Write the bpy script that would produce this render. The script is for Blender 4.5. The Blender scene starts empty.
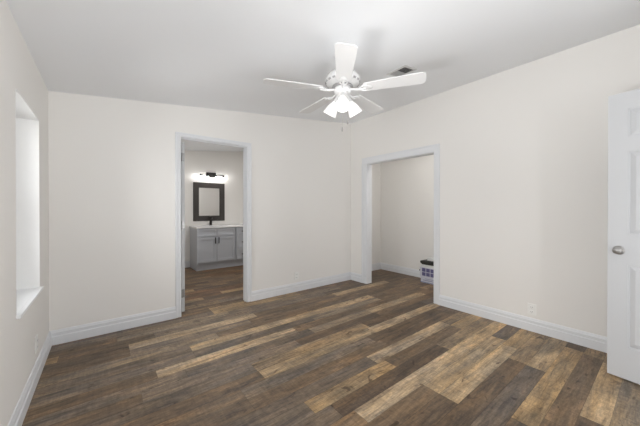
import bpy, bmesh, math, random
from mathutils import Vector, Matrix
S = bpy.context.scene
COL = S.collection
R = math.radians

# ------------------------------------------------------------ camera
cam_d = bpy.data.cameras.new('camera'); cam = bpy.data.objects.new('camera', cam_d); COL.objects.link(cam)
cam.location = (0, 0, 1.27)
cam.rotation_euler = (R(90 - 0.2445), 0, R(-38.158))
cam_d.sensor_fit = 'HORIZONTAL'; cam_d.sensor_width = 36.0
cam_d.lens = 275.567 / 640 * 36
cam_d.shift_y = -(213 - 210.12) / 640
cam_d.clip_start = 0.02
S.camera = cam

# ------------------------------------------------------------ room numbers
XL, XR, YB, YF = -0.399, 3.5045, 3.5644, -0.47
TH = 0.115
ZL, SL = 2.3627, (2.8023 - 2.3627) / (3.5045 + 0.399)
def zc(x): return ZL + SL * (x - XL)
WY0, WY1, WZ0, WZ1 = 2.341, 3.087, 0.635, 1.97          # window in the left wall
BX0, BX1, BZ = 0.712, 1.538, 2.122                         # bathroom door opening
CY0, CY1, CZ = 1.966, 3.182, 2.035                       # closet opening
FX0, FX1, FZ0, FZ1 = -0.2, 1.95, 0.70, 2.10              # unseen window added behind the camera for light
DX0, DX1, DZ = 2.16, 2.97, 2.14                          # entry door opening

# ------------------------------------------------------------ world, lights, exposure
w = bpy.data.worlds.new('world'); S.world = w; w.use_nodes = True
w.node_tree.nodes['Background'].inputs[0].default_value = (0.93, 0.96, 1.0, 1)
w.node_tree.nodes['Background'].inputs[1].default_value = 1.0
S.view_settings.view_transform = 'Standard'; S.view_settings.look = 'None'
S.view_settings.gamma = 1; S.view_settings.use_curve_mapping = False
S.view_settings.exposure = 0.2
S.cycles.diffuse_bounces = 8; S.cycles.max_bounces = 14
def area(name, loc, target, sx, sy, watts, color):
    l = bpy.data.lights.new(name, 'AREA'); l.shape = 'RECTANGLE'; l.size = sx; l.size_y = sy
    l.energy = watts; l.color = color
    o = bpy.data.objects.new(name, l); COL.objects.link(o); o.location = loc
    o.rotation_euler = (Vector(target) - Vector(loc)).to_track_quat('-Z', 'Y').to_euler()
    return o
WATTS = dict(a=31, b=66, c=59, d=95, e=2, f=16, g=9, h=140, i=5)
area('daylight_left_window', (-0.95, 2.71, 1.5), (1.0, 2.71, 1.3), 0.9, 1.5, WATTS['a'], (0.99, 0.995, 1.0))
area('fill_left_added_window', (-0.95, 0.6, 1.35), (1.5, 0.7, 1.6), 0.9, 1.5, WATTS['b'], (1.0, 0.995, 0.985))  # added fill, set outside an invented second left window
area('fill_front_added_window', (1.7, -1.05, 1.4), (-0.4, 1.8, 1.2), 1.2, 1.6, WATTS['c'], (1.0, 0.998, 0.993))  # added fill for the walls, outside an invented window behind the camera
area('fill_ceiling_from_front', (0.35, -0.95, 0.5), (0.0, 0.9, 2.3), 1.4, 0.8, WATTS['d'], (1.0, 1.0, 1.0))  # added fill aimed up to brighten the ceiling
area('fill_from_doorway', (3.05, -1.35, 1.3), (0.2, 2.0, 1.6), 0.7, 1.9, WATTS['e'], (1.0, 0.995, 0.985))  # added fill through the doorway to lift the left wall
area('fill_bathroom', (1.9, 4.75, 2.56), (1.9, 4.9, 0), 0.5, 0.5, WATTS['f'], (1.0, 0.985, 0.965))  # added to brighten the bathroom; no such lamp is seen
area('fill_closet', (4.0, 1.75, 2.70), (4.15, 2.3, 0), 0.5, 0.5, WATTS['g'], (1.0, 0.985, 0.97))  # added to brighten the closet interior; no lamp is seen there
area('fill_doorway_low', (2.9, -1.2, 0.5), (0.3, 1.5, 2.4), 0.7, 0.7, WATTS['i'], (1.0, 1.0, 1.0))  # added low fill from the doorway, aimed up and left
area('fill_ceiling_from_left', (-0.85, 0.7, 0.5), (0.0, 0.95, 2.4), 0.9, 0.5, WATTS['h'], (1.0, 1.0, 1.0))  # added fill aimed up to lift the left part of the ceiling

# ------------------------------------------------------------ materials
def lin(c):
    return tuple(((v / 255) / 12.92 if v / 255 <= 0.04045 else (((v / 255) + 0.055) / 1.055) ** 2.4) for v in c)
def mat(name, rgb, rough=0.6, metal=0.0, spec=0.5, emit=None, es=0.0, bump=0.0, bscale=300, mottle=0.0):
    m = bpy.data.materials.new(name); m.use_nodes = True
    nt = m.node_tree; b = nt.nodes['Principled BSDF']
    b.inputs['Base Color'].default_value = (*rgb, 1); b.inputs['Roughness'].default_value = rough
    b.inputs['Metallic'].default_value = metal; b.inputs['Specular IOR Level'].default_value = spec
    tc = nt.nodes.new('ShaderNodeTexCoord')
    n = nt.nodes.new('ShaderNodeTexNoise'); n.inputs['Scale'].default_value = bscale
    nt.links.new(tc.outputs['Object'], n.inputs['Vector'])
    if emit:
        b.inputs['Emission Color'].default_value = (*emit, 1); b.inputs['Emission Strength'].default_value = es
    if bump:
        bp = nt.nodes.new('ShaderNodeBump'); bp.inputs['Strength'].default_value = bump; bp.inputs['Distance'].default_value = 0.002
        nt.links.new(n.outputs['Fac'], bp.inputs['Height']); nt.links.new(bp.outputs['Normal'], b.inputs['Normal'])
    if mottle:
        n2 = nt.nodes.new('ShaderNodeTexNoise'); n2.inputs['Scale'].default_value = 6; n2.inputs['Detail'].default_value = 4
        nt.links.new(tc.outputs['Object'], n2.inputs['Vector'])
        mx = nt.nodes.new('ShaderNodeMix'); mx.data_type = 'RGBA'
        mx.inputs[6].default_value = tuple(v * (1 - mottle) for v in rgb) + (1,)
        mx.inputs[7].default_value = tuple(min(1, v * (1 + mottle)) for v in rgb) + (1,)
        nt.links.new(n2.outputs['Fac'], mx.inputs[0]); nt.links.new(mx.outputs[2], b.inputs['Base Color'])
    return m
M = dict(
    wall=mat('wall_paint', (0.80, 0.786, 0.762), 0.85, spec=0.25, bump=0.05, bscale=220),
    ceiling=mat('ceiling_paint', (0.83, 0.845, 0.865), 0.9, spec=0.2, bump=0.12, bscale=160),
    trim=mat('trim_paint', (0.72, 0.735, 0.757), 0.4, spec=0.4, bump=0.02),
    door=mat('door_paint', (0.56, 0.57, 0.585), 0.42, spec=0.4, bump=0.02),
    vinyl=mat('window_vinyl', (0.85, 0.86, 0.87), 0.35),
    reveal=mat('reveal_paint', (0.80, 0.80, 0.79), 0.7),
    fan=mat('fan_white_enamel', (0.66, 0.66, 0.66), 0.35),
    blade=mat('fan_blade_white', (0.72, 0.72, 0.72), 0.45),
    fanrecess=mat('fan_vent_slot', (0.30, 0.30, 0.30), 0.6),
    shade=mat('lit_frosted_glass', (0.85, 0.85, 0.84), 0.3, emit=(1.0, 0.985, 0.96), es=0.22),
    bulb=mat('lit_bulb', (1, 1, 1), 0.3, emit=(1.0, 0.97, 0.92), es=8),
    vanbulb=mat('lit_vanity_bulb', (1, 1, 1), 0.3, emit=(1.0, 0.98, 0.95), es=75),
    bronze=mat('dark_bronze', (0.035, 0.032, 0.03), 0.35, metal=0.6),
    frame=mat('mirror_frame_dark_wood', lin((58, 54, 52)), 0.4, mottle=0.25),
    mirror=mat('mirror_silver', (0.86, 0.86, 0.86), 0.02, metal=1.0),
    cab=mat('cabinet_grey_paint', lin((186, 190, 197)), 0.45, bump=0.02),
    gap=mat('cabinet_shadow_gap', (0.05, 0.05, 0.055), 0.8),
    quartz=mat('white_quartz', (0.84, 0.84, 0.85), 0.2, mottle=0.03),
    nickel=mat('satin_nickel', (0.42, 0.41, 0.40), 0.5, metal=1.0),
    hinge=mat('hinge_steel', (0.30, 0.30, 0.30), 0.35, metal=0.9),
    plate=mat('outlet_plastic', (0.82, 0.82, 0.80), 0.4),
    slot=mat('outlet_slot', (0.22, 0.22, 0.22), 0.6),
    duct=mat('duct_dark', (0.13, 0.13, 0.13), 0.8),
    louver=mat('vent_louver', (0.42, 0.42, 0.42), 0.5),
    chain=mat('pull_chain_metal', (0.55, 0.54, 0.52), 0.3, metal=0.8),
    fob=mat('pull_chain_fob', (0.30, 0.29, 0.28), 0.4),
    black=mat('black_plastic', (0.03, 0.032, 0.03), 0.4),
    paper=mat('paper_white', (0.74, 0.75, 0.74), 0.8),
    box=mat('box_pale_card', (0.62, 0.63, 0.70), 0.6),
    boxb=mat('box_blue_print', (0.27, 0.29, 0.42), 0.6),
    boxp=mat('box_violet_print', (0.13, 0.12, 0.25), 0.6),
    rubber=mat('rubber_tip', (0.7, 0.7, 0.7), 0.7),
)
# clear glass that lets daylight through
g = bpy.data.materials.new('window_glass'); g.use_nodes = True; nt = g.node_tree; nt.nodes.clear()
out = nt.nodes.new('ShaderNodeOutputMaterial'); mx = nt.nodes.new('ShaderNodeMixShader')
tr = nt.nodes.new('ShaderNodeBsdfTransparent'); gl = nt.nodes.new('ShaderNodeBsdfGlossy'); gl.inputs['Roughness'].default_value = 0.02
fr = nt.nodes.new('ShaderNodeFresnel'); fr.inputs[0].default_value = 1.45
nt.links.new(fr.outputs[0], mx.inputs[0]); nt.links.new(tr.outputs[0], mx.inputs[1]); nt.links.new(gl.outputs[0], mx.inputs[2]); nt.links.new(mx.outputs[0], out.inputs[0])
M['glass'] = g

# vinyl plank floor: each plank's own colour (warmed in the bathroom to imitate its lighting) and grain offset come from the mesh, the grain from noise stretched along the plank
def floor_material():
    m = bpy.data.materials.new('vinyl_plank_floor'); m.use_nodes = True; nt = m.node_tree; L = nt.links; N = nt.nodes
    b = N['Principled BSDF']
    tone = N.new('ShaderNodeAttribute'); tone.attribute_name = 'plank_tone'
    rnd = N.new('ShaderNodeAttribute'); rnd.attribute_name = 'plank_offset'
    tc = N.new('ShaderNodeTexCoord')
    sc = N.new('ShaderNodeVectorMath'); sc.operation = 'SCALE'; sc.inputs['Scale'].default_value = 37
    L.new(rnd.outputs['Color'], sc.inputs[0])
    ad = N.new('ShaderNodeVectorMath'); ad.operation = 'ADD'
    L.new(tc.outputs['Object'], ad.inputs[0]); L.new(sc.outputs[0], ad.inputs[1])
    def noise(sx, sy, scale, detail, rough, dist=0.0):
        mp = N.new('ShaderNodeMapping'); mp.inputs['Scale'].default_value = (sx, sy, 1)
        L.new(ad.outputs[0], mp.inputs[0])
        n = N.new('ShaderNodeTexNoise'); n.inputs['Scale'].default_value = scale; n.inputs['Detail'].default_value = detail
        n.inputs['Roughness'].default_value = rough; n.inputs['Distortion'].default_value = dist
        L.new(mp.outputs[0], n.inputs['Vector']); return n
    def ramp(n, stops):
        r = N.new('ShaderNodeValToRGB'); e = r.color_ramp.elements
        e[0].position, e[0].color = stops[0][0], (*stops[0][1], 1); e[1].position, e[1].color = stops[1][0], (*stops[1][1], 1)
        for p, c in stops[2:]:
            q = e.new(p); q.color = (*c, 1)
        L.new(n.outputs['Fac'], r.inputs[0]); return r
    def mul(a, c, fac=1.0, mode='MULTIPLY'):
        k = N.new('ShaderNodeMix'); k.data_type = 'RGBA'; k.blend_type = mode; k.inputs[0].default_value = fac
        L.new(a, k.inputs[6]); L.new(c, k.inputs[7]); return k.outputs[2]
    n1 = noise(1, 9, 2.6, 8, 0.70, 0.9)       # long streaks
    n2 = noise(1, 2.0, 2.6, 4, 0.6, 0.5)      # broad weathered patches
    n3 = noise(1, 4, 26, 5, 0.8)              # fine grain
    n4 = noise(1, 1.8, 9, 2, 0.5, 0.8)        # knots
    n5 = noise(9, 1, 6.5, 3, 0.7)             # saw marks across the plank
    n6 = noise(1, 7, 1.4, 5, 0.6, 0.7)        # warm and grey bands
    c = mul(tone.outputs['Color'], ramp(n1, [(0.33, (0.50, 0.49, 0.48)), (0.50, (1.0, 1.0, 1.0)), (0.66, (1.45, 1.42, 1.36))]).outputs[0])
    c = mul(c, ramp(n6, [(0.36, (0.90, 0.94, 1.02)), (0.64, (1.16, 1.07, 0.92))]).outputs[0])
    c = mul(c, ramp(n2, [(0.34, (0.68, 0.70, 0.74)), (0.66, (1.30, 1.26, 1.18))]).outputs[0])
    c = mul(c, ramp(n3, [(0.30, (0.60, 0.60, 0.60)), (0.70, (1.38, 1.38, 1.38))]).outputs[0])
    c = mul(c, ramp(n5, [(0.35, (0.86, 0.86, 0.86)), (0.65, (1.14, 1.14, 1.14))]).outputs[0])
    c = mul(c, ramp(n4, [(0.27, (0.42, 0.37, 0.33)), (0.35, (1, 1, 1))]).outputs[0])
    # seams: uv runs 0..1 across the plank, metres along it
    uv = N.new('ShaderNodeUVMap'); uv.uv_map = 'plank_uv'
    sx = N.new('ShaderNodeSeparateXYZ'); L.new(uv.outputs[0], sx.inputs[0])
    def edge(sock, lo):
        k = N.new('ShaderNodeMath'); k.operation = 'GREATER_THAN'; k.inputs[1].default_value = lo; L.new(sock, k.inputs[0]); return k
    e1 = edge(sx.outputs['Y'], 0.018); e2 = edge(sx.outputs['X'], 0.0022)
    k = N.new('ShaderNodeMath'); k.operation = 'MULTIPLY'; L.new(e1.outputs[0], k.inputs[0]); L.new(e2.outputs[0], k.inputs[1])
    s = N.new('ShaderNodeMapRange'); s.inputs['To Min'].default_value = 0.45; s.inputs['To Max'].default_value = 1.0; L.new(k.outputs[0], s.inputs['Value'])
    c = mul(c, s.outputs[0])
    L.new(c, b.inputs['Base Color'])
    b.inputs['Roughness'].default_value = 0.45; b.inputs['Specular IOR Level'].default_value = 0.4
    bp = N.new('ShaderNodeBump'); bp.inputs['Strength'].default_value = 0.12; bp.inputs['Distance'].default_value = 0.002
    L.new(n3.outputs['Fac'], bp.inputs['Height']); L.new(bp.outputs['Normal'], b.inputs['Normal'])
    return m
M['floor'] = floor_material()

# ------------------------------------------------------------ mesh helpers
def obj(name, bm, m, parent=None, smooth=False, loc=None):
    bmesh.ops.recalc_face_normals(bm, faces=bm.faces[:])
    me = bpy.data.meshes.new(name); bm.to_mesh(me); bm.free()
    for k in (m if isinstance(m, (list, tuple)) else [m]): me.materials.append(M[k])
    if smooth:
        for p in me.polygons: p.use_smooth = True
        me.set_sharp_from_angle(angle=R(38))
    o = bpy.data.objects.new(name, me); COL.objects.link(o)
    if parent: o.parent = parent
    if loc: o.location = loc
    return o
def tag(o, label, cat, group=None):
    o['label'] = label; o['category'] = cat
    if group: o['group'] = group
    return o
def thing(name, label, cat, loc=(0, 0, 0), rotz=0.0, group=None):
    o = bpy.data.objects.new(name, None); COL.objects.link(o); o.location = loc; o.rotation_euler = (0, 0, rotz)
    return tag(o, label, cat, group)
def struct(o):
    o['kind'] = 'structure'; return o
def box(bm, lo, hi, mi=0, bev=0.0, topz=None):
    x0, y0, z0 = lo; x1, y1, z1 = hi
    co = [(x0, y0, z0), (x1, y0, z0), (x1, y1, z0), (x0, y1, z0), (x0, y0, z1), (x1, y0, z1), (x1, y1, z1), (x0, y1, z1)]
    if topz: co[4:] = [(c[0], c[1], topz(c[0])) for c in co[4:]]
    v = [bm.verts.new(c) for c in co]
    fs = [bm.faces.new([v[i] for i in q]) for q in ((0, 3, 2, 1), (4, 5, 6, 7), (0, 1, 5, 4), (1, 2, 6, 5), (2, 3, 7, 6), (3, 0, 4, 7))]
    for f in fs: f.material_index = mi
    if bev:
        es = list({e for f in fs for e in f.edges})
        r = bmesh.ops.bevel(bm, geom=es, offset=bev, segments=2, profile=0.5, affect='EDGES', clamp_overlap=True)
        for f in r['faces']: f.material_index = mi
    return bm
def B(*boxes, bev=0.0):
    bm = bmesh.new()
    for b in boxes: box(bm, b[0], b[1], b[2] if len(b) > 2 else 0, bev)
    return bm
def lathe(bm, prof, seg=24, mat_=None, mi=0, cap=True):
    rings = []
    for r, z in prof:
        ring = []
        for k in range(seg):
            a = 2 * math.pi * k / seg
            c = Vector((r * math.cos(a), r * math.sin(a), z))
            ring.append(bm.verts.new(mat_ @ c if mat_ else c))
        rings.append(ring)
    for a, b in zip(rings, rings[1:]):
        for k in range(seg):
            f = bm.faces.new((a[k], a[(k + 1) % seg], b[(k + 1) % seg], b[k])); f.material_index = mi
    if cap:
        for r_ in (rings[0], rings[-1]):
            f = bm.faces.new(r_); f.material_index = mi
    return bm
def tube(bm, pts, rad, seg=10, mi=0):
    pts = [Vector(p) for p in pts]; rings = []
    for i, p in enumerate(pts):
        t = (pts[min(i + 1, len(pts) - 1)] - pts[max(i - 1, 0)]).normalized()
        q = t.to_track_quat('Z', 'Y')
        rings.append([bm.verts.new(p + q @ Vector((rad * math.cos(2 * math.pi * k / seg), rad * math.sin(2 * math.pi * k / seg), 0))) for k in range(seg)])
    for a, b in zip(rings, rings[1:]):
        for k in range(seg):
            f = bm.faces.new((a[k], a[(k + 1) % seg], b[(k + 1) % seg], b[k])); f.material_index = mi
    for r_ in (rings[0], rings[-1]):
        f = bm.faces.new(r_); f.material_index = mi
    return bm
def sweep(bm, prof, a, b, nrm):
    """profile (out, up) run straight from a to b; nrm points out of the wall"""
    a, b, n = Vector(a), Vector(b), Vector(nrm)
    ends = [[bm.verts.new(p + n * o + Vector((0, 0, u))) for o, u in prof] for p in (a, b)]
    k = len(prof)
    for i in range(k):
        bm.faces.new((ends[0][i], ends[0][(i + 1) % k], ends[1][(i + 1) % k], ends[1][i]))
    bm.faces.new(ends[0]); bm.faces.new(ends[1][::-1])
    return bm
def place(o, loc, rot=(0, 0, 0)):
    o.location = loc; o.rotation_euler = rot; return o

# ------------------------------------------------------------ floor
random.seed(11)
T = {k: lin(v) for k, v in dict(
    tan=(164, 143, 115), lt=(170, 150, 124), gold=(151, 129, 99), mid=(138, 119, 95), ash=(132, 118, 101),
    grey=(120, 107, 94), brown=(112, 94, 75), dark=(99, 83, 67), umber=(90, 75, 61), rust=(112, 86, 62), smoke=(107, 95, 84)).items()}
DARKS = ['grey', 'brown', 'dark', 'umber', 'smoke', 'dark', 'brown', 'brown', 'smoke', 'mid']
RW = 0.1268; RY0 = 0.85
X0, X1 = XL - 0.2, 4.75
# row -> planks read off the photograph: (start x, end x, tone)
known = {
    -7: [(1.6, 2.7, 'grey'), (2.7, 3.6, 'brown')],
    -6: [(1.9, 3.4, 'ash')], -5: [(1.1, 2.3, 'umber'), (2.3, 3.25, 'tan')],
    -4: [(1.0, 2.1, 'brown'), (2.1, 3.30, 'brown'), (3.30, 3.6, 'mid')],
    -3: [(0.8, 1.95, 'dark'), (1.95, 3.345, 'gold'), (3.345, 3.6, 'umber')],
    -2: [(1.0, 1.55, 'umber'), (1.55, 2.70, 'smoke'), (2.70, 3.6, 'tan')],
    -1: [(0.4, 1.5, 'smoke'), (1.5, 2.71, 'dark'), (2.71, 3.6, 'mid')],
    0: [(0.9, 1.81, 'dark'), (1.81, 2.95, 'tan'), (2.95, 3.6, 'gold')],
    1: [(0.9, 1.81, 'brown'), (1.81, 3.05, 'tan'), (3.05, 3.47, 'smoke')],
    2: [(0.2, 1.235, 'brown'), (1.235, 2.4, 'lt'), (2.4, 3.6, 'tan')],
    3: [(0.3, 1.15, 'smoke'), (1.15, 2.45, 'umber'), (2.45, 3.6, 'mid')],
    4: [(0.0, 1.03, 'grey'), (1.03, 1.85, 'gold'), (1.85, 2.97, 'brown'), (2.97, 3.6, 'gold')],
    5: [(0.3, 1.77, 'smoke'), (1.77, 2.98, 'lt'), (2.98, 3.6, 'mid')],
    6: [(0.75, 2.1, 'brown'), (2.1, 3.4, 'dark')],
    7: [(-0.4, 0.75, 'brown'), (0.75, 2.05, 'grey'), (2.05, 3.3, 'dark')],
    8: [(-0.2, 0.948, 'brown'), (0.948, 2.206, 'tan'), (2.206, 3.8, 'lt')],
    9: [(-0.3, 0.944, 'smoke'), (0.944, 2.25, 'mid'), (2.25, 3.4, 'umber')],
    10: [(0.2, 1.45, 'grey'), (1.45, 2.6, 'umber'), (2.6, 4.3, 'brown')],
    11: [(-0.4, 0.5, 'grey'), (0.5, 1.7, 'smoke'), (1.7, 2.575, 'ash'), (2.575, 3.78, 'tan')],
    12: [(-0.6, 0.318, 'brown'), (0.318, 1.585, 'lt'), (1.585, 2.9, 'brown'), (2.9, 4.0, 'brown')],
    13: [(-0.6, 0.62, 'grey'), (0.62, 1.9, 'smoke'), (1.9, 3.06, 'ash'), (3.06, 4.75, 'brown')],
    14: [(-0.6, 0.62, 'smoke'), (0.62, 1.8, 'tan'), (1.8, 3.06, 'tan'), (3.06, 4.75, 'brown')],
    15: [(-0.6, 0.9, 'ash'), (0.9, 2.0, 'brown'), (2.0, 4.75, 'dark')],
    16: [(-0.6, 0.18, 'brown'), (0.18, 1.3, 'grey'), (1.3, 2.68, 'brown'), (2.68, 3.9, 'brown'), (3.9, 4.75, 'brown')],
    17: [(-0.6, 0.18, 'dark'), (0.18, 1.427, 'lt'), (1.427, 2.68, 'brown'), (2.68, 3.9, 'tan'), (3.9, 4.75, 'dark')],
    18: [(-0.6, -0.305, 'gold'), (-0.305, 0.4, 'brown'), (0.4, 1.4, 'grey'), (1.4, 2.6, 'grey'), (2.6, 4.75, 'dark')],
    19: [(-0.6, 0.1, 'brown'), (0.1, 1.2, 'ash'), (1.2, 3.0, 'grey'), (3.0, 4.75, 'dark')],
    20: [(-0.6, 1.05, 'grey'), (1.05, 2.3, 'gold'), (2.3, 3.3, 'brown'), (3.3, 4.75, 'dark')],
    21: [(-0.6, 1.05, 'brown'), (1.05, 2.3, 'gold'), (2.3, 4.0, 'brown'), (4.0, 4.75, 'dark')],
}
bm = bmesh.new(); uvl = bm.loops.layers.uv.new('plank_uv')
tl = bm.loops.layers.float_color.new('plank_tone'); ol = bm.loops.layers.float_color.new('plank_offset')
for row in range(-11, 46):
    y0 = RY0 + RW * row; y1 = y0 + RW
    segs = list(known.get(row, []))
    if not segs:
        x = X0 - random.random(); 
        while x < X1:
            n = x + random.choice((0.9, 1.22, 1.22)); tone = random.choice(DARKS)
            if y0 > 4.1: tone = random.choice(['gold', 'brown', 'rust', 'brown', 'rust', 'umber', 'dark'])  # bathroom planks coloured warmer to imitate the warm bath lighting
            segs.append((x, n, tone)); x = n
    else:
        x = segs[0][0]
        while x > X0:
            n = x - 1.22; segs.insert(0, (n, x, random.choice(DARKS))); x = n
        x = segs[-1][1]
        while x < X1:
            n = x + 1.22; segs.append((x, n, random.choice(DARKS))); x = n
    for a, b_, tone in segs:
        a2, b2 = max(a, X0), min(b_, X1)
        if b2 - a2 < 0.01: continue
        f = bm.faces.new([bm.verts.new((px, py, 0)) for px, py in ((a2, y0), (b2, y0), (b2, y1), (a2, y1))])
        c = T[tone]; j = random.uniform(0.92, 1.08); off = (random.random(), random.random(), random.random(), 1)
        for lp, (u, v) in zip(f.loops, ((a2 - a, 0), (b2 - a, 0), (b2 - a, 1), (a2 - a, 1))):
            lp[uvl].uv = (u, v); lp[tl] = (c[0] * j, c[1] * j, c[2] * j, 1); lp[ol] = off
box(bm, (X0, RY0 - RW * 11, -0.06), (X1, RY0 + RW * 46, -0.004))
struct(obj('floor', bm, 'floor'))

# ------------------------------------------------------------ ceilings
bm = bmesh.new(); box(bm, (XL - 0.24, YF - 0.2, 0), (XR + TH, YB + TH, 1))
for v in bm.verts: v.co.z = zc(v.co.x) + (0.0 if v.co.z < 0.5 else 0.12)
struct(obj('ceiling', bm, 'ceiling'))
BYB = 6.50; BXL, BXR = 0.60, 3.05; BCZ = 2.54
CXB = 4.62; CYN, CYF = 1.30, 3.80
def sloped_ceiling(name, lo, hi, drop):
    bm = bmesh.new(); box(bm, (lo[0], lo[1], 0), (hi[0], hi[1], 1))
    for v in bm.verts: v.co.z = zc(v.co.x) - drop + (0.0 if v.co.z < 0.5 else 0.1)
    struct(obj(name, bm, 'ceiling'))
sloped_ceiling('ceiling_bathroom', (BXL - 0.1, YB + TH), (BXR + 0.1, BYB + 0.1), 0.03)
struct(obj('ceiling_closet', B(((XR + TH, CYN - 0.1, 2.75), (CXB + 0.1, CYF + 0.1, 2.85))), 'ceiling'))

# ------------------------------------------------------------ walls
def wallmesh(name, boxes, m='wall'):
    bm = bmesh.new()
    for lo, hi, top in boxes: box(bm, lo, hi, topz=zc if top else None)
    return struct(obj(name, bm, m))
LT = 0.20; LX = XL - LT
SY0, SY1 = 0.15, 1.05                                        # second left window, unseen, added for its light
wallmesh('wall_left', [((LX, YF - 0.15, 0), (XL, SY0, 3), 1), ((LX, SY0, 0), (XL, SY1, WZ0), 0), ((LX, SY0, WZ1), (XL, SY1, 3), 1),
                       ((LX, SY1, 0), (XL, WY0, 3), 1), ((LX, WY0, 0), (XL, WY1, WZ0), 0), ((LX, WY0, WZ1), (XL, WY1, 3), 1),
                       ((LX, WY1, 0), (XL, YB + TH, 3), 1)])
wallmesh('wall_back', [((XL, YB, 0), (BX0, YB + TH, 3), 1), ((BX0, YB, BZ), (BX1, YB + TH, 3), 1), ((BX1, YB, 0), (XR + TH, YB + TH, 3), 1)])
wallmesh('wall_right', [((XR, YF - 0.15, 0), (XR + TH, CY0, 3), 1), ((XR, CY0, CZ), (XR + TH, CY1, 3), 1), ((XR, CY1, 0), (XR + TH, YB, 3), 1)])
FT = YF - 0.15
wallmesh('wall_front', [((XL, FT, 0), (FX0, YF, 3), 1), ((FX0, FT, 0), (FX1, YF, FZ0), 0), ((FX0, FT, FZ1), (FX1, YF, 3), 1),
                        ((FX1, FT, 0), (DX0, YF, 3), 1), ((DX0, FT, DZ), (DX1, YF, 3), 1), ((DX1, FT, 0), (XR, YF, 3), 1)])
wallmesh('wall_bathroom_back', [((BXL - 0.1, BYB, 0), (BXR + 0.1, BYB + 0.1, 3), 1)])
struct(obj('wall_bathroom_left', B(((BXL - 0.1, YB + TH, 0), (BXL, BYB, 2.45))), 'wall'))
struct(obj('wall_bathroom_right', B(((BXR, YB + TH, 0), (BXR + 0.1, BYB, 2.70))), 'wall'))
struct(obj('wall_closet_back', B(((CXB, CYN - 0.1, 0), (CXB + 0.1, CYF + 0.1, 2.75))), 'wall'))
struct(obj('wall_closet_far', B(((XR + TH, CYF, 0), (CXB, CYF + 0.1, 2.75))), 'wall'))
struct(obj('wall_closet_near', B(((XR + TH, CYN - 0.1, 0), (CXB, CYN, 2.75))), 'wall'))

# ------------------------------------------------------------ baseboards
BP = [(0, 0), (0.019, 0), (0.019, 0.076), (0.0125, 0.083), (0.0125, 0.104), (0.0145, 0.108), (0.009, 0.122), (0.006, 0.132), (0, 0.134)]
CW = 0.062
def base(name, *runs):
    bm = bmesh.new()
    for a, b, n in runs: sweep(bm, BP, a, b, n)
    return struct(obj(name, bm, 'trim'))
base('baseboard_left', ((XL, YF, 0), (XL, YB, 0), (1, 0, 0)))
base('baseboard_back', ((XL, YB, 0), (BX0 - 0.050, YB, 0), (0, -1, 0)), ((BX1 + 0.054, YB, 0), (XR, YB, 0), (0, -1, 0)))
base('baseboard_right', ((XR, YF, 0), (XR, CY0 - 0.072, 0), (-1, 0, 0)), ((XR, CY1 + 0.096, 0), (XR, YB, 0), (-1, 0, 0)))
base('baseboard_front', ((XL, YF, 0), (DX0 - CW, YF, 0), (0, 1, 0)), ((DX1 + CW, YF, 0), (XR, YF, 0), (0, 1, 0)))
base('baseboard_closet', ((CXB, CYN, 0), (CXB, CYF, 0), (-1, 0, 0)), ((XR + TH, CYF, 0), (CXB, CYF, 0), (0, -1, 0)))
base('baseboard_bathroom', ((BXL, BYB, 0), (1.485, BYB, 0), (0, -1, 0)))

# ------------------------------------------------------------ door and closet casings with their jambs
def casing(name, P, u0, u1, z, wl, wr, wh):
    """P(u0, u1, d0, d1, z0, z1) gives a box: u along the wall, d out of the wall (positive into the room)"""
    bm = bmesh.new()
    def pb(*a, bev=0.003):
        lo, hi = P(*a); box(bm, lo, hi, bev=bev)
    for a, b, inner_high in ((u0 - wl, u0, True), (u1, u1 + wr, False)):
        pb(a, b, -0.001, 0.012, 0, z)                                   # flat board of the leg
        o = a if inner_high else b - 0.020
        pb(o, o + 0.020, 0.011, 0.019, 0, z)                            # back band
        k = b - 0.014 if inner_high else a + 0.003
        pb(k, k + 0.011, 0.011, 0.0155, 0, z, bev=0.0015)               # inner bead
    pb(u0 - wl, u1 + wr, -0.001, 0.012, z, z + wh)
    pb(u0 - wl, u1 + wr, 0.011, 0.019, z + wh - 0.018, z + wh)
    pb(u0 - 0.014, u1 + 0.014, 0.011, 0.0155, z + 0.003, z + 0.014, bev=0.0015)
    jt = 0.008
    pb(u0 - 0.001, u0 + jt, -TH - 0.002, 0.004, 0, z, bev=0); pb(u1 - jt, u1 + 0.001, -TH - 0.002, 0.004, 0, z, bev=0)
    pb(u0 + jt, u1 - jt, -TH - 0.002, 0.004, z - jt, z + 0.001, bev=0)
    return bm, pb
PB = lambda u0, u1, d0, d1, z0, z1: ((u0, YB - d1, z0), (u1, YB - d0, z1))
bm, pb = casing('trim_1', PB, BX0, BX1, BZ, 0.054, 0.058, 0.045)
pb(BX1 - 0.018, BX1 - 0.008, -0.072, -0.037, 0, BZ - 0.008, bev=0.002)  # door stop
pb(BX0 + 0.008, BX1 - 0.018, -0.072, -0.037, BZ - 0.018, BZ - 0.008, bev=0.002)
struct(obj('trim_1', bm, 'trim'))
PC = lambda u0, u1, d0, d1, z0, z1: ((XR - d1, u0, z0), (XR - d0, u1, z1))
bm, pb = casing('trim_2', PC, CY0, CY1, CZ, 0.076, 0.100, 0.100)
struct(obj('trim_2', bm, 'trim'))
bm = bmesh.new()
for x0 in (DX0 - CW, DX1): box(bm, (x0, YF - 0.001, 0), (x0 + CW, YF + 0.014, DZ + CW), bev=0.003)
box(bm, (DX0 - CW, YF - 0.001, DZ), (DX1 + CW, YF + 0.0142, DZ + CW), bev=0.003)
struct(obj('trim_3', bm, 'trim'))

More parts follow.
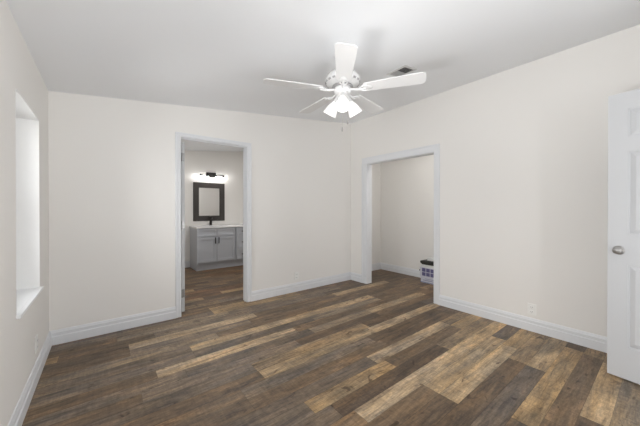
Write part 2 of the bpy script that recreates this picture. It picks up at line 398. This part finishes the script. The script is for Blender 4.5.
# ------------------------------------------------------------ windows
def window(name, ax, y0, y1, z0, z1, plane, inward, sill=True):
    """ax 'x': in a wall of constant x; ax 'y': of constant y. plane = outer face of the unit, inward = +1/-1"""
    root = bpy.data.objects.new(name, None); COL.objects.link(root); struct(root)
    def P(u0, u1, v0, v1, d0, d1):
        a, b = sorted((plane + inward * d0, plane + inward * d1))
        return ((a, u0, v0), (b, u1, v1)) if ax == 'x' else ((u0, a, v0), (u1, b, v1))
    zm = (z0 + z1) / 2 + 0.01
    f = B(P(y0, y0 + 0.045, z0, z1, 0, 0.07), P(y1 - 0.045, y1, z0, z1, 0, 0.07), P(y0 + 0.045, y1 - 0.045, z1 - 0.045, z1, 0, 0.07), P(y0 + 0.045, y1 - 0.045, z0, z0 + 0.045, 0, 0.07), bev=0.003)
    obj('window_frame', f, 'vinyl', root)
    for nm, za, zb, d in (('upper_sash', zm - 0.02, z1 - 0.045, 0.012), ('lower_sash', z0 + 0.045, zm + 0.02, 0.040)):
        s = 0.034; a, b = y0 + 0.045, y1 - 0.045
        sh = obj(nm, B(P(a, a + s, za, zb, d, d + 0.026), P(b - s, b, za, zb, d, d + 0.026), P(a + s, b - s, zb - s, zb, d, d + 0.026), P(a + s, b - s, za, za + s, d, d + 0.026), bev=0.002), 'vinyl', root)
        obj('pane', B(P(a + s, b - s, za + s, zb - s, d + 0.010, d + 0.014)), 'glass', sh)
    return root
w1 = window('window_1', 'x', WY0, WY1, WZ0, WZ1, LX + 0.002, 1)
window('added_window_2', 'x', SY0, SY1, WZ0, WZ1, LX + 0.002, 1)  # unseen window, added to let fill light in
window('added_window_3', 'y', FX0, FX1, FZ0, FZ1, FT + 0.002, 1)  # unseen window behind the camera, put in for its light
# white reveal lining and the sill board of window 1
def lining(name, y0, y1):
    bm = bmesh.new(); xa, xb = LX + 0.075, XL + 0.0008; t = 0.004
    box(bm, (xa, y0, WZ0), (xb, y0 + t, WZ1)); box(bm, (xa, y1 - t, WZ0), (xb, y1, WZ1)); box(bm, (xa, y0, WZ1 - t), (xb, y1, WZ1))
    o = obj(name, bm, 'reveal'); struct(o)
    bm = B(((LX + 0.073, y0 + 0.004, WZ0 - 0.001), (XL + 0.002, y1 - 0.004, WZ0 + 0.018)), ((XL + 0.0005, y0 - 0.014, WZ0 - 0.001), (XL + 0.022, y1 + 0.014, WZ0 + 0.0182)), bev=0.003)
    struct(obj(name.replace('reveal', 'sill'), bm, 'vinyl'))
lining('window_reveal', WY0, WY1)
lining('window_reveal_near', SY0, SY1)  # lining and sill of the added left window

# ------------------------------------------------------------ the open six-panel door at the right
def six_panel(bm, wd, ht, th, panels):
    """slab in local x 0..wd (0 = hinge), y 0..th, z 0..ht with raised panels let into both faces"""
    core = 0.010
    box(bm, (0, core, 0), (wd, th - core, ht))
    xs = sorted({0, wd} | {p[0] for p in panels} | {p[1] for p in panels})
    for ya, yb, outer in ((0, core, 0), (th - core, th, 1)):
        # stiles
        for a, b in ((0, panels[0][0]), (panels[0][1], panels[-1][0]), (panels[-1][1], wd)):
            box(bm, (a, ya, 0), (b, yb, ht), bev=0.0)
        for a, b in {(p[0], p[1]) for p in panels}:
            zs = sorted((p[2], p[3]) for p in panels if p[0] == a)
            z = 0
            for z0, z1 in zs + [(ht, ht)]:
                box(bm, (a, ya, z), (b, yb, z0)); z = z1
        for a, b, z0, z1 in panels:
            m = 0.028
            y_f, y_b = (ya + 0.0025, core) if not outer else (yb - 0.0025, th - core)
            outer_r = [(a + 0.010, y_b, z0 + 0.010), (b - 0.010, y_b, z0 + 0.010), (b - 0.010, y_b, z1 - 0.010), (a + 0.010, y_b, z1 - 0.010)]
            inner = [(a + m + 0.01, y_f, z0 + m + 0.01), (b - m - 0.01, y_f, z0 + m + 0.01), (b - m - 0.01, y_f, z1 - m - 0.01), (a + m + 0.01, y_f, z1 - m - 0.01)]
            vo = [bm.verts.new(c) for c in outer_r]; vi = [bm.verts.new(c) for c in inner]
            for k in range(4): bm.faces.new((vo[k], vo[(k + 1) % 4], vi[(k + 1) % 4], vi[k]))
            bm.faces.new(vi)
            # ogee sticking round the panel
            for lo, hi in (((a, 0, z0), (a + 0.008, 0, z1)), ((b - 0.008, 0, z0), (b, 0, z1)), ((a, 0, z0), (b, 0, z0 + 0.008)), ((a, 0, z1 - 0.008), (b, 0, z1))):
                y1_, y2_ = (ya + 0.004, core) if not outer else (th - core, yb - 0.004)
                box(bm, (lo[0], y1_, lo[2]), (hi[0], y2_, hi[2]))
    return bm
W_ = 0.765
cols = [(0.105, 0.335), (W_ - 0.335, W_ - 0.105)]
rows = [(0.235, 0.845), (1.065, 1.675), (1.785, 1.99)]
pn = [(a, b, z0, z1) for a, b in cols for z0, z1 in rows]
def knob(bm, sgn, th):
    base_y = 0 if sgn < 0 else th
    Mx = Matrix.Translation((W_ - 0.061, base_y, 0.948)) @ Matrix.Rotation(R(90) if sgn < 0 else R(-90), 4, 'X')
    lathe(bm, [(0.0, 0), (0.032, 0), (0.033, 0.004), (0.028, 0.009), (0.013, 0.012), (0.012, 0.032), (0.020, 0.038), (0.025, 0.048), (0.025, 0.056), (0.018, 0.062), (0.0, 0.065)], 24, Mx, cap=False)
    return bm
hx, hy = 2.966, YF + 0.005
ang = math.atan2(0.302 - hy, 3.07 - hx)
d1 = struct(obj('door_1', six_panel(bmesh.new(), W_, 2.115, 0.035, pn), 'door'))
d1.location = (hx, hy, 0.015); d1.rotation_euler = (0, 0, ang)
bm = bmesh.new(); knob(bm, -1, 0.035); knob(bm, 1, 0.035)
k = obj('door_knob', bm, 'nickel', d1, smooth=True); k['label'] = 'satin nickel round door knob'
for z in (0.2, 1.03, 1.86):
    bm = bmesh.new(); tube(bm, [(-0.004, 0.040, z), (-0.004, 0.040, z + 0.09)], 0.006)
    obj('hinge', bm, 'hinge', d1)

# bathroom door, swung into the bathroom, seen on its hinge edge
d2 = struct(obj('door_2', six_panel(bmesh.new(), W_, 2.07, 0.035, pn), 'door'))
d2.location = (0.784, YB + TH + 0.006, 0.012); d2.rotation_euler = (0, 0, R(91.0))
for z in (0.175, 1.01, 1.84):
    bm = B(((-0.0035, 0.004, z), (0.0005, 0.030, z + 0.10)))
    tube(bm, [(-0.006, 0.034, z), (-0.006, 0.034, z + 0.10)], 0.006)
    h_ = obj('hinge', bm, 'hinge', d2); h_['label'] = 'dark steel butt hinge'
bm = bmesh.new(); knob(bm, -1, 0.035); knob(bm, 1, 0.035)
obj('door_knob', bm, 'nickel', d2, smooth=True)

# ------------------------------------------------------------ ceiling fan with light kit
FX, FY, FZ = 1.606, 1.732, 2.280
CZF = zc(FX)
fan = thing('ceiling_fan', 'white five blade ceiling fan with three lit glass shades on the sloped ceiling', 'ceiling fan', (FX, FY, CZF))
def fz(z): return z - CZF
bm = bmesh.new()
lathe(bm, [(0.0, fz(CZF) + 0.012), (0.068, fz(CZF) + 0.012), (0.070, -0.012), (0.062, -0.035), (0.035, -0.052), (0.018, -0.056), (0, -0.056)], 32, Matrix.Rotation(-math.atan(SL), 4, 'Y'), cap=False)
obj('canopy', bm, 'fan', fan, smooth=True)
bm = bmesh.new(); tube(bm, [(0, 0, -0.05), (0, 0, fz(2.43))], 0.0125, 16); obj('downrod', bm, 'fan', fan, smooth=True)
bm = bmesh.new()
lathe(bm, [(0, fz(2.445)), (0.030, fz(2.445)), (0.045, fz(2.435)), (0.085, fz(2.428)), (0.120, fz(2.412)), (0.143, fz(2.388)), (0.150, fz(2.362)), (0.146, fz(2.342)), (0.132, fz(2.328)), (0.105, fz(2.318)), (0.075, fz(2.313)), (0, fz(2.313))], 48, cap=False)
mh = obj('motor_housing', bm, 'fan', fan, smooth=True)
bm = bmesh.new()                                             # ring of cooling slots with scrolls, on the shoulder of the housing
for k in range(20):
    Mx = Matrix.Rotation(2 * math.pi * k / 20, 4, 'Z') @ Matrix.Translation((0.1425, 0, fz(2.338))) @ Matrix.Rotation(R(-62), 4, 'Y')
    b2 = bmesh.new(); box(b2, (-0.004, -0.013, -0.003), (0.012, 0.013, 0.003), bev=0.0015)
    for v in b2.verts: v.co = Mx @ v.co
    me_ = bpy.data.meshes.new('t'); b2.to_mesh(me_); b2.free(); bm.from_mesh(me_); bpy.data.meshes.remove(me_)
so = obj('vent_slots', bm, 'fanrecess', mh); so['label'] = 'grey cooling slots round the motor housing'
bm = bmesh.new()
lathe(bm, [(0, fz(2.313)), (0.088, fz(2.313)), (0.090, fz(2.305)), (0.078, fz(2.300)), (0, fz(2.300))], 40, cap=False); obj('flywheel', bm, 'fanrecess', fan, smooth=True)
bm = bmesh.new()
lathe(bm, [(0, fz(2.300)), (0.068, fz(2.300)), (0.073, fz(2.290)), (0.073, fz(2.262)), (0.066, fz(2.250)), (0.045, fz(2.240)), (0.040, fz(2.222)), (0.030, fz(2.208)), (0.012, fz(2.200)), (0, fz(2.199))], 40, cap=False)
obj('switch_housing', bm, 'fan', fan, smooth=True)
def blade_bm():
    bm = bmesh.new(); pts = []
    r0, r1 = 0.185, 0.665
    def hw(r):
        t = (r - r0) / (r1 - r0); return 0.056 + 0.016 * min(1, t * 1.15)
    for r in (r0, 0.20, 0.30, 0.40, 0.50, 0.60): pts.append((r, -hw(r) * (0.86 if r == r0 else 1)))
    for k in range(9):
        a = R(-90 + 22.5 * k); cx = r1 - 0.035
        pts.append((cx + 0.035 * math.cos(a), math.copysign(abs(math.sin(a)) ** 0.45, math.sin(a)) * hw(r1) if abs(math.sin(a)) > 1e-6 else 0))
    for r in (0.60, 0.50, 0.40, 0.30, 0.20, r0): pts.append((r, hw(r) * (0.86 if r == r0 else 1)))
    lo = [bm.verts.new((x, y, -0.003)) for x, y in pts]; hi = [bm.verts.new((x, y, 0.003)) for x, y in pts]
    bm.faces.new(lo[::-1]); bm.faces.new(hi)
    for i in range(len(pts)): bm.faces.new((lo[i], lo[(i + 1) % len(pts)], hi[(i + 1) % len(pts)], hi[i]))
    bmesh.ops.rotate(bm, verts=bm.verts, cent=(0, 0, 0), matrix=Matrix.Rotation(R(-9), 3, 'X'))
    return bm
def bracket_bm():
    bm = bmesh.new()
    tube(bm, [(0.070, 0, 0.002), (0.10, 0, -0.006), (0.135, 0, -0.012), (0.175, 0, -0.012), (0.20, 0, -0.008)], 0.010, 10)
    Mx = Matrix.Translation((0.215, 0, -0.007)) @ Matrix.Rotation(R(-9), 4, 'X') @ Matrix.Diagonal((1.25, 1, 1, 1))
    lathe(bm, [(0.0, -0.004), (0.028, -0.004), (0.033, 0.0), (0.028, 0.004), (0.0, 0.004)], 20, Mx, cap=False)
    for s in (-1, 1):
        tube(bm, [(0.14, 0.0, -0.012), (0.155, 0.022 * s, -0.012 - 0.003 * s), (0.185, 0.034 * s, -0.008 - 0.006 * s), (0.215, 0.030 * s, -0.006 - 0.006 * s)], 0.006, 8)
    return bm
base_a = math.atan2(-FY, -FX) + R(2)
bmesh_blade = None
for k in range(5):
    if k == 0:
        b0 = obj('blade', blade_bm(), 'blade', fan); br0 = obj('blade_bracket', bracket_bm(), 'fan', b0, smooth=True); bl = b0
    else:
        bl = b0.copy(); COL.objects.link(bl); bl.parent = fan
        br = br0.copy(); COL.objects.link(br); br.parent = bl
    bl.location = (0, 0, fz(FZ)); bl.rotation_euler = (0, 0, base_a + R(72 * k))
for k in range(3):
    a = math.atan2(-FY, -FX) + R(120 * k)
    dirv = Vector((math.cos(a), math.sin(a), 0))
    root = Vector((0, 0, fz(2.208))) + dirv * 0.062
    ax = (dirv * 0.66 + Vector((0, 0, -1))).normalized()
    Q = Matrix.Translation(root) @ ax.to_track_quat('Z', 'Y').to_matrix().to_4x4()
    bm = bmesh.new(); lathe(bm, [(0, -0.055), (0.014, -0.055), (0.016, -0.028), (0.021, -0.010), (0.024, 0.012), (0.024, 0.022), (0, 0.022)], 20, Q, cap=False)
    hol = obj('shade_holder', bm, 'fan', fan, smooth=True)
    bm = bmesh.new()
    pr = [(0.023, 0.014), (0.026, 0.026), (0.036, 0.045), (0.046, 0.070), (0.054, 0.100), (0.061, 0.133), (0.058, 0.133), (0.051, 0.100), (0.043, 0.070), (0.033, 0.047), (0.020, 0.028)]
    lathe(bm, pr, 32, Q, cap=False)
    sh = obj('glass_shade', bm, 'shade', fan, smooth=True)
    bm = bmesh.new(); lathe(bm, [(0, 0.02), (0.013, 0.024), (0.016, 0.045), (0.026, 0.065), (0.029, 0.082), (0.024, 0.099), (0.012, 0.109), (0, 0.111)], 20, Q, cap=False)
    obj('bulb', bm, 'bulb', sh, smooth=True)
for (dx, dy, zend) in ((-0.055, -0.055, 1.945), (-0.010, -0.072, 2.010)):
    bm = bmesh.new(); tube(bm, [(dx, dy, fz(2.252)), (dx, dy, fz(zend))], 0.0016, 6)
    ch = obj('pull_chain', bm, 'chain', fan)
    bm = bmesh.new(); lathe(bm, [(0, fz(zend) + 0.002), (0.003, fz(zend)), (0.0055, fz(zend) - 0.012), (0.0065, fz(zend) - 0.028), (0.004, fz(zend) - 0.036), (0, fz(zend) - 0.037)], 12, Matrix.Translation((dx, dy, 0)), cap=False)
    obj('fob', bm, 'fob', ch, smooth=True)

# ------------------------------------------------------------ ceiling air vent
vx0, vx1, vy0, vy1 = 2.335, 2.482, 1.622, 1.800
vcx, vcy = (vx0 + vx1) / 2, (vy0 + vy1) / 2
vent = thing('air_vent', 'small white ceiling register with dark angled louvers beyond the fan blade', 'vent', (vcx, vcy, zc(vcx)))
vent.rotation_euler = (0, -math.atan(SL), 0)
hx_, hy_ = (vx1 - vx0) / 2, (vy1 - vy0) / 2; fr_ = 0.028
bm = B(((-hx_ - fr_, -hy_ - fr_, -0.006), (-hx_, hy_ + fr_, 0.001)), ((hx_, -hy_ - fr_, -0.006), (hx_ + fr_, hy_ + fr_, 0.001)),
       ((-hx_, -hy_ - fr_, -0.006), (hx_, -hy_, 0.001)), ((-hx_, hy_, -0.006), (hx_, hy_ + fr_, 0.001)), bev=0.002)
obj('vent_frame', bm, 'fan', vent)
obj('backing', B(((-hx_, -hy_, -0.0015), (hx_, hy_, 0.0005))), 'duct', vent)
for k in range(10):
    y = -hy_ + (k + 0.5) * (2 * hy_ / 10); s = 1 if k < 5 else -1
    bm = B(((-hx_, -0.0075, -0.0006), (hx_, 0.0075, 0.0006)))
    bmesh.ops.rotate(bm, verts=bm.verts, cent=(0, 0, 0), matrix=Matrix.Rotation(R(33 * s), 3, 'X'))
    bmesh.ops.translate(bm, verts=bm.verts, vec=(0, y, -0.006))
    obj('louver', bm, 'louver', vent)

# ------------------------------------------------------------ wall outlets
def outlet(label, loc, rotz):
    t = thing('wall_outlet', label, 'outlet', loc, rotz, 'wall outlets above the baseboards')
    obj('cover_plate', B(((-0.036, -0.006, -0.058), (0.036, 0.0, 0.058)), bev=0.002), 'plate', t)
    for dz in (-0.024, 0.024):
        bm = bmesh.new(); box(bm, (-0.017, -0.0085, dz - 0.014), (0.017, -0.005, dz + 0.014), bev=0.003)
        r_ = obj('receptacle', bm, 'plate', t)
        bm = B(((-0.009, -0.0092, dz - 0.004), (-0.006, -0.0080, dz + 0.007)), ((0.006, -0.0092, dz - 0.004), (0.009, -0.0080, dz + 0.007)), ((-0.002, -0.0092, dz - 0.011), (0.002, -0.0080, dz - 0.007)))
        obj('slots', bm, 'slot', r_)
    bm = bmesh.new(); lathe(bm, [(0, 0), (0.003, 0), (0.0025, 0.0015), (0, 0.0015)], 10, Matrix.Translation((0, -0.0058, 0)) @ Matrix.Rotation(R(90), 4, 'X'), cap=False)
    obj('screw', bm, 'plate', t)
outlet('white duplex outlet on the far wall between bathroom doorway and corner', (2.339, YB, 0.238), 0)
outlet('white duplex outlet on the right wall between the closet and the open door', (XR, 0.889, 0.225), R(-90))
outlet('white duplex outlet low on the left wall below the window', (XL, 2.925, 0.262), R(90))

# ------------------------------------------------------------ bathroom: vanity, worktop, faucet, mirror, light
VX0, VX1, VY = 1.487, 2.985, 5.93
van = thing('vanity_cabinet', 'grey shaker bathroom vanity with two doors and drawers, seen through the doorway', 'cabinet', (VX0, VY, 0))
def vb(x0, x1, y0, y1, z0, z1): return ((x0 - VX0, y0 - VY, z0), (x1 - VX0, y1 - VY, z1))
obj('carcass', B(vb(VX0, VX1, VY + 0.024, BYB - 0.001, 0.115, 0.868), vb(VX0, VX0 + 0.010, VY - 0.018, VY + 0.024, 0.115, 0.868)), 'cab', van)
obj('toe_kick', B(vb(VX0, VX1, VY + 0.045, BYB - 0.001, 0.0, 0.116)), 'cab', van)
def shaker(x0, x1, z0, z1, rail=0.058):
    bm = bmesh.new(); y0 = VY - 0.019
    for a in (vb(x0, x0 + rail, y0, VY - 0.001, z0, z1), vb(x1 - rail, x1, y0, VY - 0.001, z0, z1),
              vb(x0 + rail, x1 - rail, y0, VY - 0.001, z1 - rail, z1), vb(x0 + rail, x1 - rail, y0, VY - 0.001, z0, z0 + rail)): box(bm, *a)
    box(bm, *vb(x0 + rail, x1 - rail, VY - 0.006, VY - 0.001, z0 + rail, z1 - rail)); return bm
def pull(par, x, z0, z1=None, x1=None):
    bm = bmesh.new(); y = VY - 0.019
    p0, p1 = ((x, z0), (x, z1)) if x1 is None else ((x, z0), (x1, z0))
    tube(bm, [(p0[0] - VX0, y - VY - 0.028, p0[1]), (p1[0] - VX0, y - VY - 0.028, p1[1])], 0.0105, 10)
    for px, pz in ((p0[0], p0[1] + (0.02 if x1 is None else 0)), (p1[0], p1[1] - (0.02 if x1 is None else 0))):
        tube(bm, [(px - VX0, y - VY + 0.001, pz), (px - VX0, y - VY - 0.028, pz)], 0.005, 8)
    h_ = obj('handle', bm, 'bronze', par, smooth=True); h_['label'] = 'dark bronze bar handle'
for x0, x1, hx1 in ((1.497, 1.876, 1.845), (1.884, 2.268, 1.915)):
    d_ = obj('cabinet_door', shaker(x0, x1, 0.165, 0.690), 'cab', van); pull(d_, hx1, 0.545, 0.675)
    obj('false_front', shaker(x0, x1, 0.700, 0.855, 0.035), 'cab', van)
for (z0, z1) in ((0.700, 0.855), (0.385, 0.690), (0.165, 0.375)):
    d_ = obj('drawer', shaker(2.300, 2.640, z0, z1, 0.04), 'cab', van); pull(d_, 2.42, (z0 + z1) / 2, x1=2.54)
d_ = obj('cabinet_door', shaker(2.650, 2.970, 0.165, 0.855), 'cab', van); pull(d_, 2.69, 0.69, 0.82)
ctop = tag(obj('countertop', B(((VX0 - 0.015, VY - 0.030, 0.869), (BXR - 0.002, BYB - 0.001, 0.900)), bev=0.004), 'quartz'), 'white quartz worktop lying on the grey bathroom vanity', 'countertop')
bm = bmesh.new()
lathe(bm, [(0.165, 0.9005), (0.175, 0.9035), (0.160, 0.905), (0.150, 0.902), (0.0, 0.901)], 36, Matrix.Translation((1.90, VY + 0.27, 0)) @ Matrix.Diagonal((1.25, 0.95, 1, 1)), cap=False)
obj('sink_rim', bm, 'quartz', ctop, smooth=True)
fc = thing('faucet', 'matt black bathroom faucet standing on the white worktop below the mirror', 'faucet', (1.90, VY + 0.47, 0.900))
bm = bmesh.new(); lathe(bm, [(0, 0.0), (0.034, 0.0), (0.034, 0.008), (0.028, 0.012), (0.027, 0.175), (0.029, 0.18), (0.027, 0.195), (0, 0.195)], 20, cap=False)
obj('faucet_body', bm, 'bronze', fc, smooth=True)
bm = bmesh.new(); tube(bm, [(0, -0.005, 0.145), (0, -0.07, 0.150), (0, -0.12, 0.140), (0, -0.128, 0.118)], 0.013, 12); obj('spout', bm, 'bronze', fc, smooth=True)
bm = bmesh.new(); tube(bm, [(0, 0, 0.190), (0, 0.0, 0.203), (0, 0.045, 0.215)], 0.006, 8); obj('lever', bm, 'bronze', fc, smooth=True)

mx0, mx1, mz0, mz1, mw = 1.553, 2.240, 1.000, 1.862, 0.118
mr = thing('wall_mirror', 'rectangular mirror in a wide dark frame above the bathroom vanity', 'mirror', ((mx0 + mx1) / 2, BYB, (mz0 + mz1) / 2))
hw_, hh_ = (mx1 - mx0) / 2, (mz1 - mz0) / 2
bm = bmesh.new()
o_ = [(-hw_, -hh_), (hw_, -hh_), (hw_, hh_), (-hw_, hh_)]; i_ = [(-hw_ + mw, -hh_ + mw), (hw_ - mw, -hh_ + mw), (hw_ - mw, hh_ - mw), (-hw_ + mw, hh_ - mw)]
levels = [(o_, -0.001), (o_, -0.022), ([(x * 0.985, z * 0.985) for x, z in o_], -0.028), ([(x * 1.03, z * 1.02) for x, z in i_], -0.020), (i_, -0.016), (i_, -0.001)]
vs = [[bm.verts.new((x, y, z)) for x, z in ring] for ring, y in levels]
for a, b in zip(vs, vs[1:]):
    for k in range(4): bm.faces.new((a[k], a[(k + 1) % 4], b[(k + 1) % 4], b[k]))
obj('mirror_frame', bm, 'frame', mr)
obj('mirror_glass', B(((-hw_ + mw - 0.004, -0.010, -hh_ + mw - 0.004), (hw_ - mw + 0.004, -0.002, hh_ - mw + 0.004))), 'mirror', mr)

vl = thing('vanity_light', 'dark four light bathroom bar lamp above the framed mirror', 'wall lamp', (1.935, BYB, 2.04))
obj('back_plate', B(((-0.105, -0.030, -0.055), (0.105, -0.001, 0.060)), bev=0.004), 'bronze', vl)
bm = bmesh.new(); tube(bm, [(-0.265, -0.085, 0.000), (0.265, -0.085, 0.000)], 0.008, 10)
tube(bm, [(-0.05, -0.02, 0), (-0.05, -0.085, 0)], 0.007, 8); tube(bm, [(0.05, -0.02, 0), (0.05, -0.085, 0)], 0.007, 8)
obj('bar', bm, 'bronze', vl, smooth=True)
for k in range(4):
    x = -0.255 + 0.17 * k; Tm = Matrix.Translation((x, -0.085, 0))
    bm = bmesh.new(); lathe(bm, [(0, 0.006), (0.018, 0.004), (0.024, -0.012), (0.024, -0.042), (0, -0.042)], 18, Tm, cap=False)
    obj('socket', bm, 'bronze', vl, smooth=True)
    bm = bmesh.new(); lathe(bm, [(0.022, -0.040), (0.026, -0.050), (0.032, -0.075), (0.035, -0.112), (0.032, -0.112), (0.029, -0.077), (0.018, -0.050)], 24, Tm, cap=False)
    g_ = obj('glass_shade', bm, 'glass', vl, smooth=True)
    bm = bmesh.new(); lathe(bm, [(0, -0.040), (0.012, -0.045), (0.018, -0.070), (0.014, -0.092), (0, -0.098)], 16, Tm, cap=False)
    obj('bulb', bm, 'vanbulb', g_, smooth=True)

# ------------------------------------------------------------ the pile in the closet
SX, SYL = 4.335, 2.683                                       # front left corner of the pile on the floor
def carton(name, label, cat, x0, y0, y1, z0, z1, m, depth=0.262):
    return tag(obj(name, B(((x0, y0, z0), (x0 + depth, y1, z1)), bev=0.003), m), label, cat, 'things piled on the closet floor')
b1 = carton('storage_box', 'pale box with blue bands, lowest of the pile in the closet', 'box', SX, 2.30, SYL, 0.001, 0.100, 'box')
obj('bottom_edge', B(((SX - 0.002, 2.304, 0.004), (SX + 0.004, SYL + 0.002, 0.020))), 'boxb', b1)['label'] = 'dark blue bottom edge'
obj('printed_band', B(((SX - 0.002, 2.32, 0.040), (SX + 0.002, 2.64, 0.052)), ((SX - 0.002, 2.35, 0.068), (SX + 0.002, 2.60, 0.076))), 'boxb', b1)['label'] = 'blue printed lines'
b2_ = carton('printed_box', 'light box printed with violet squares, second from the bottom of the closet pile', 'box', SX - 0.006, 2.31, SYL + 0.012, 0.101, 0.268, 'box')
rects = []
for i in range(4):
    for j, (za, zb_) in enumerate(((0.122, 0.182), (0.192, 0.254))):
        y1_ = SYL - 0.030 - i * 0.078
        rects.append(((SX - 0.008, y1_ - 0.066, za), (SX - 0.002, y1_, zb_)))
obj('printed_squares', B(*rects), 'boxp', b2_)['label'] = 'violet printed squares'
obj('corner_tab', B(((SX - 0.012, SYL + 0.008, 0.196), (SX + 0.012, SYL + 0.020, 0.222)), bev=0.002), 'black', b2_)['label'] = 'small black tab at the corner'
carton('white_box', 'flat white box below the black tray in the closet pile', 'box', SX, 2.31, SYL - 0.004, 0.269, 0.312, 'paper')
bm = bmesh.new()
z0, z1 = 0.313, 0.385
lo = [(SX + 0.006, 2.33), (SX + 0.25, 2.33), (SX + 0.25, SYL - 0.03), (SX + 0.006, SYL - 0.03)]; hi = [(SX - 0.01, 2.31), (SX + 0.262, 2.31), (SX + 0.262, SYL + 0.004), (SX - 0.01, SYL + 0.004)]
a = [bm.verts.new((x, y, z0)) for x, y in lo]; b = [bm.verts.new((x, y, z0 + 0.030)) for x, y in hi]; c = [bm.verts.new((x, y, z1 - 0.012)) for x, y in hi]
d = [bm.verts.new((x * 1.0 + (0.02 if x < SX + 0.1 else -0.02), y + (0.02 if y < 2.4 else -0.05), z1)) for x, y in hi]
for p, q in ((a, b), (b, c), (c, d)):
    for k in range(4): bm.faces.new((p[k], p[(k + 1) % 4], q[(k + 1) % 4], q[k]))
bm.faces.new(a[::-1]); bm.faces.new(d)
tag(obj('black_tray', bm, 'black'), 'black lidded tray near the top of the closet pile', 'tray', 'things piled on the closet floor')
carton('paper_stack', 'small stack of white papers, topmost of the closet pile', 'papers', SX + 0.03, 2.33, SYL - 0.105, 0.386, 0.432, 'paper', 0.20)
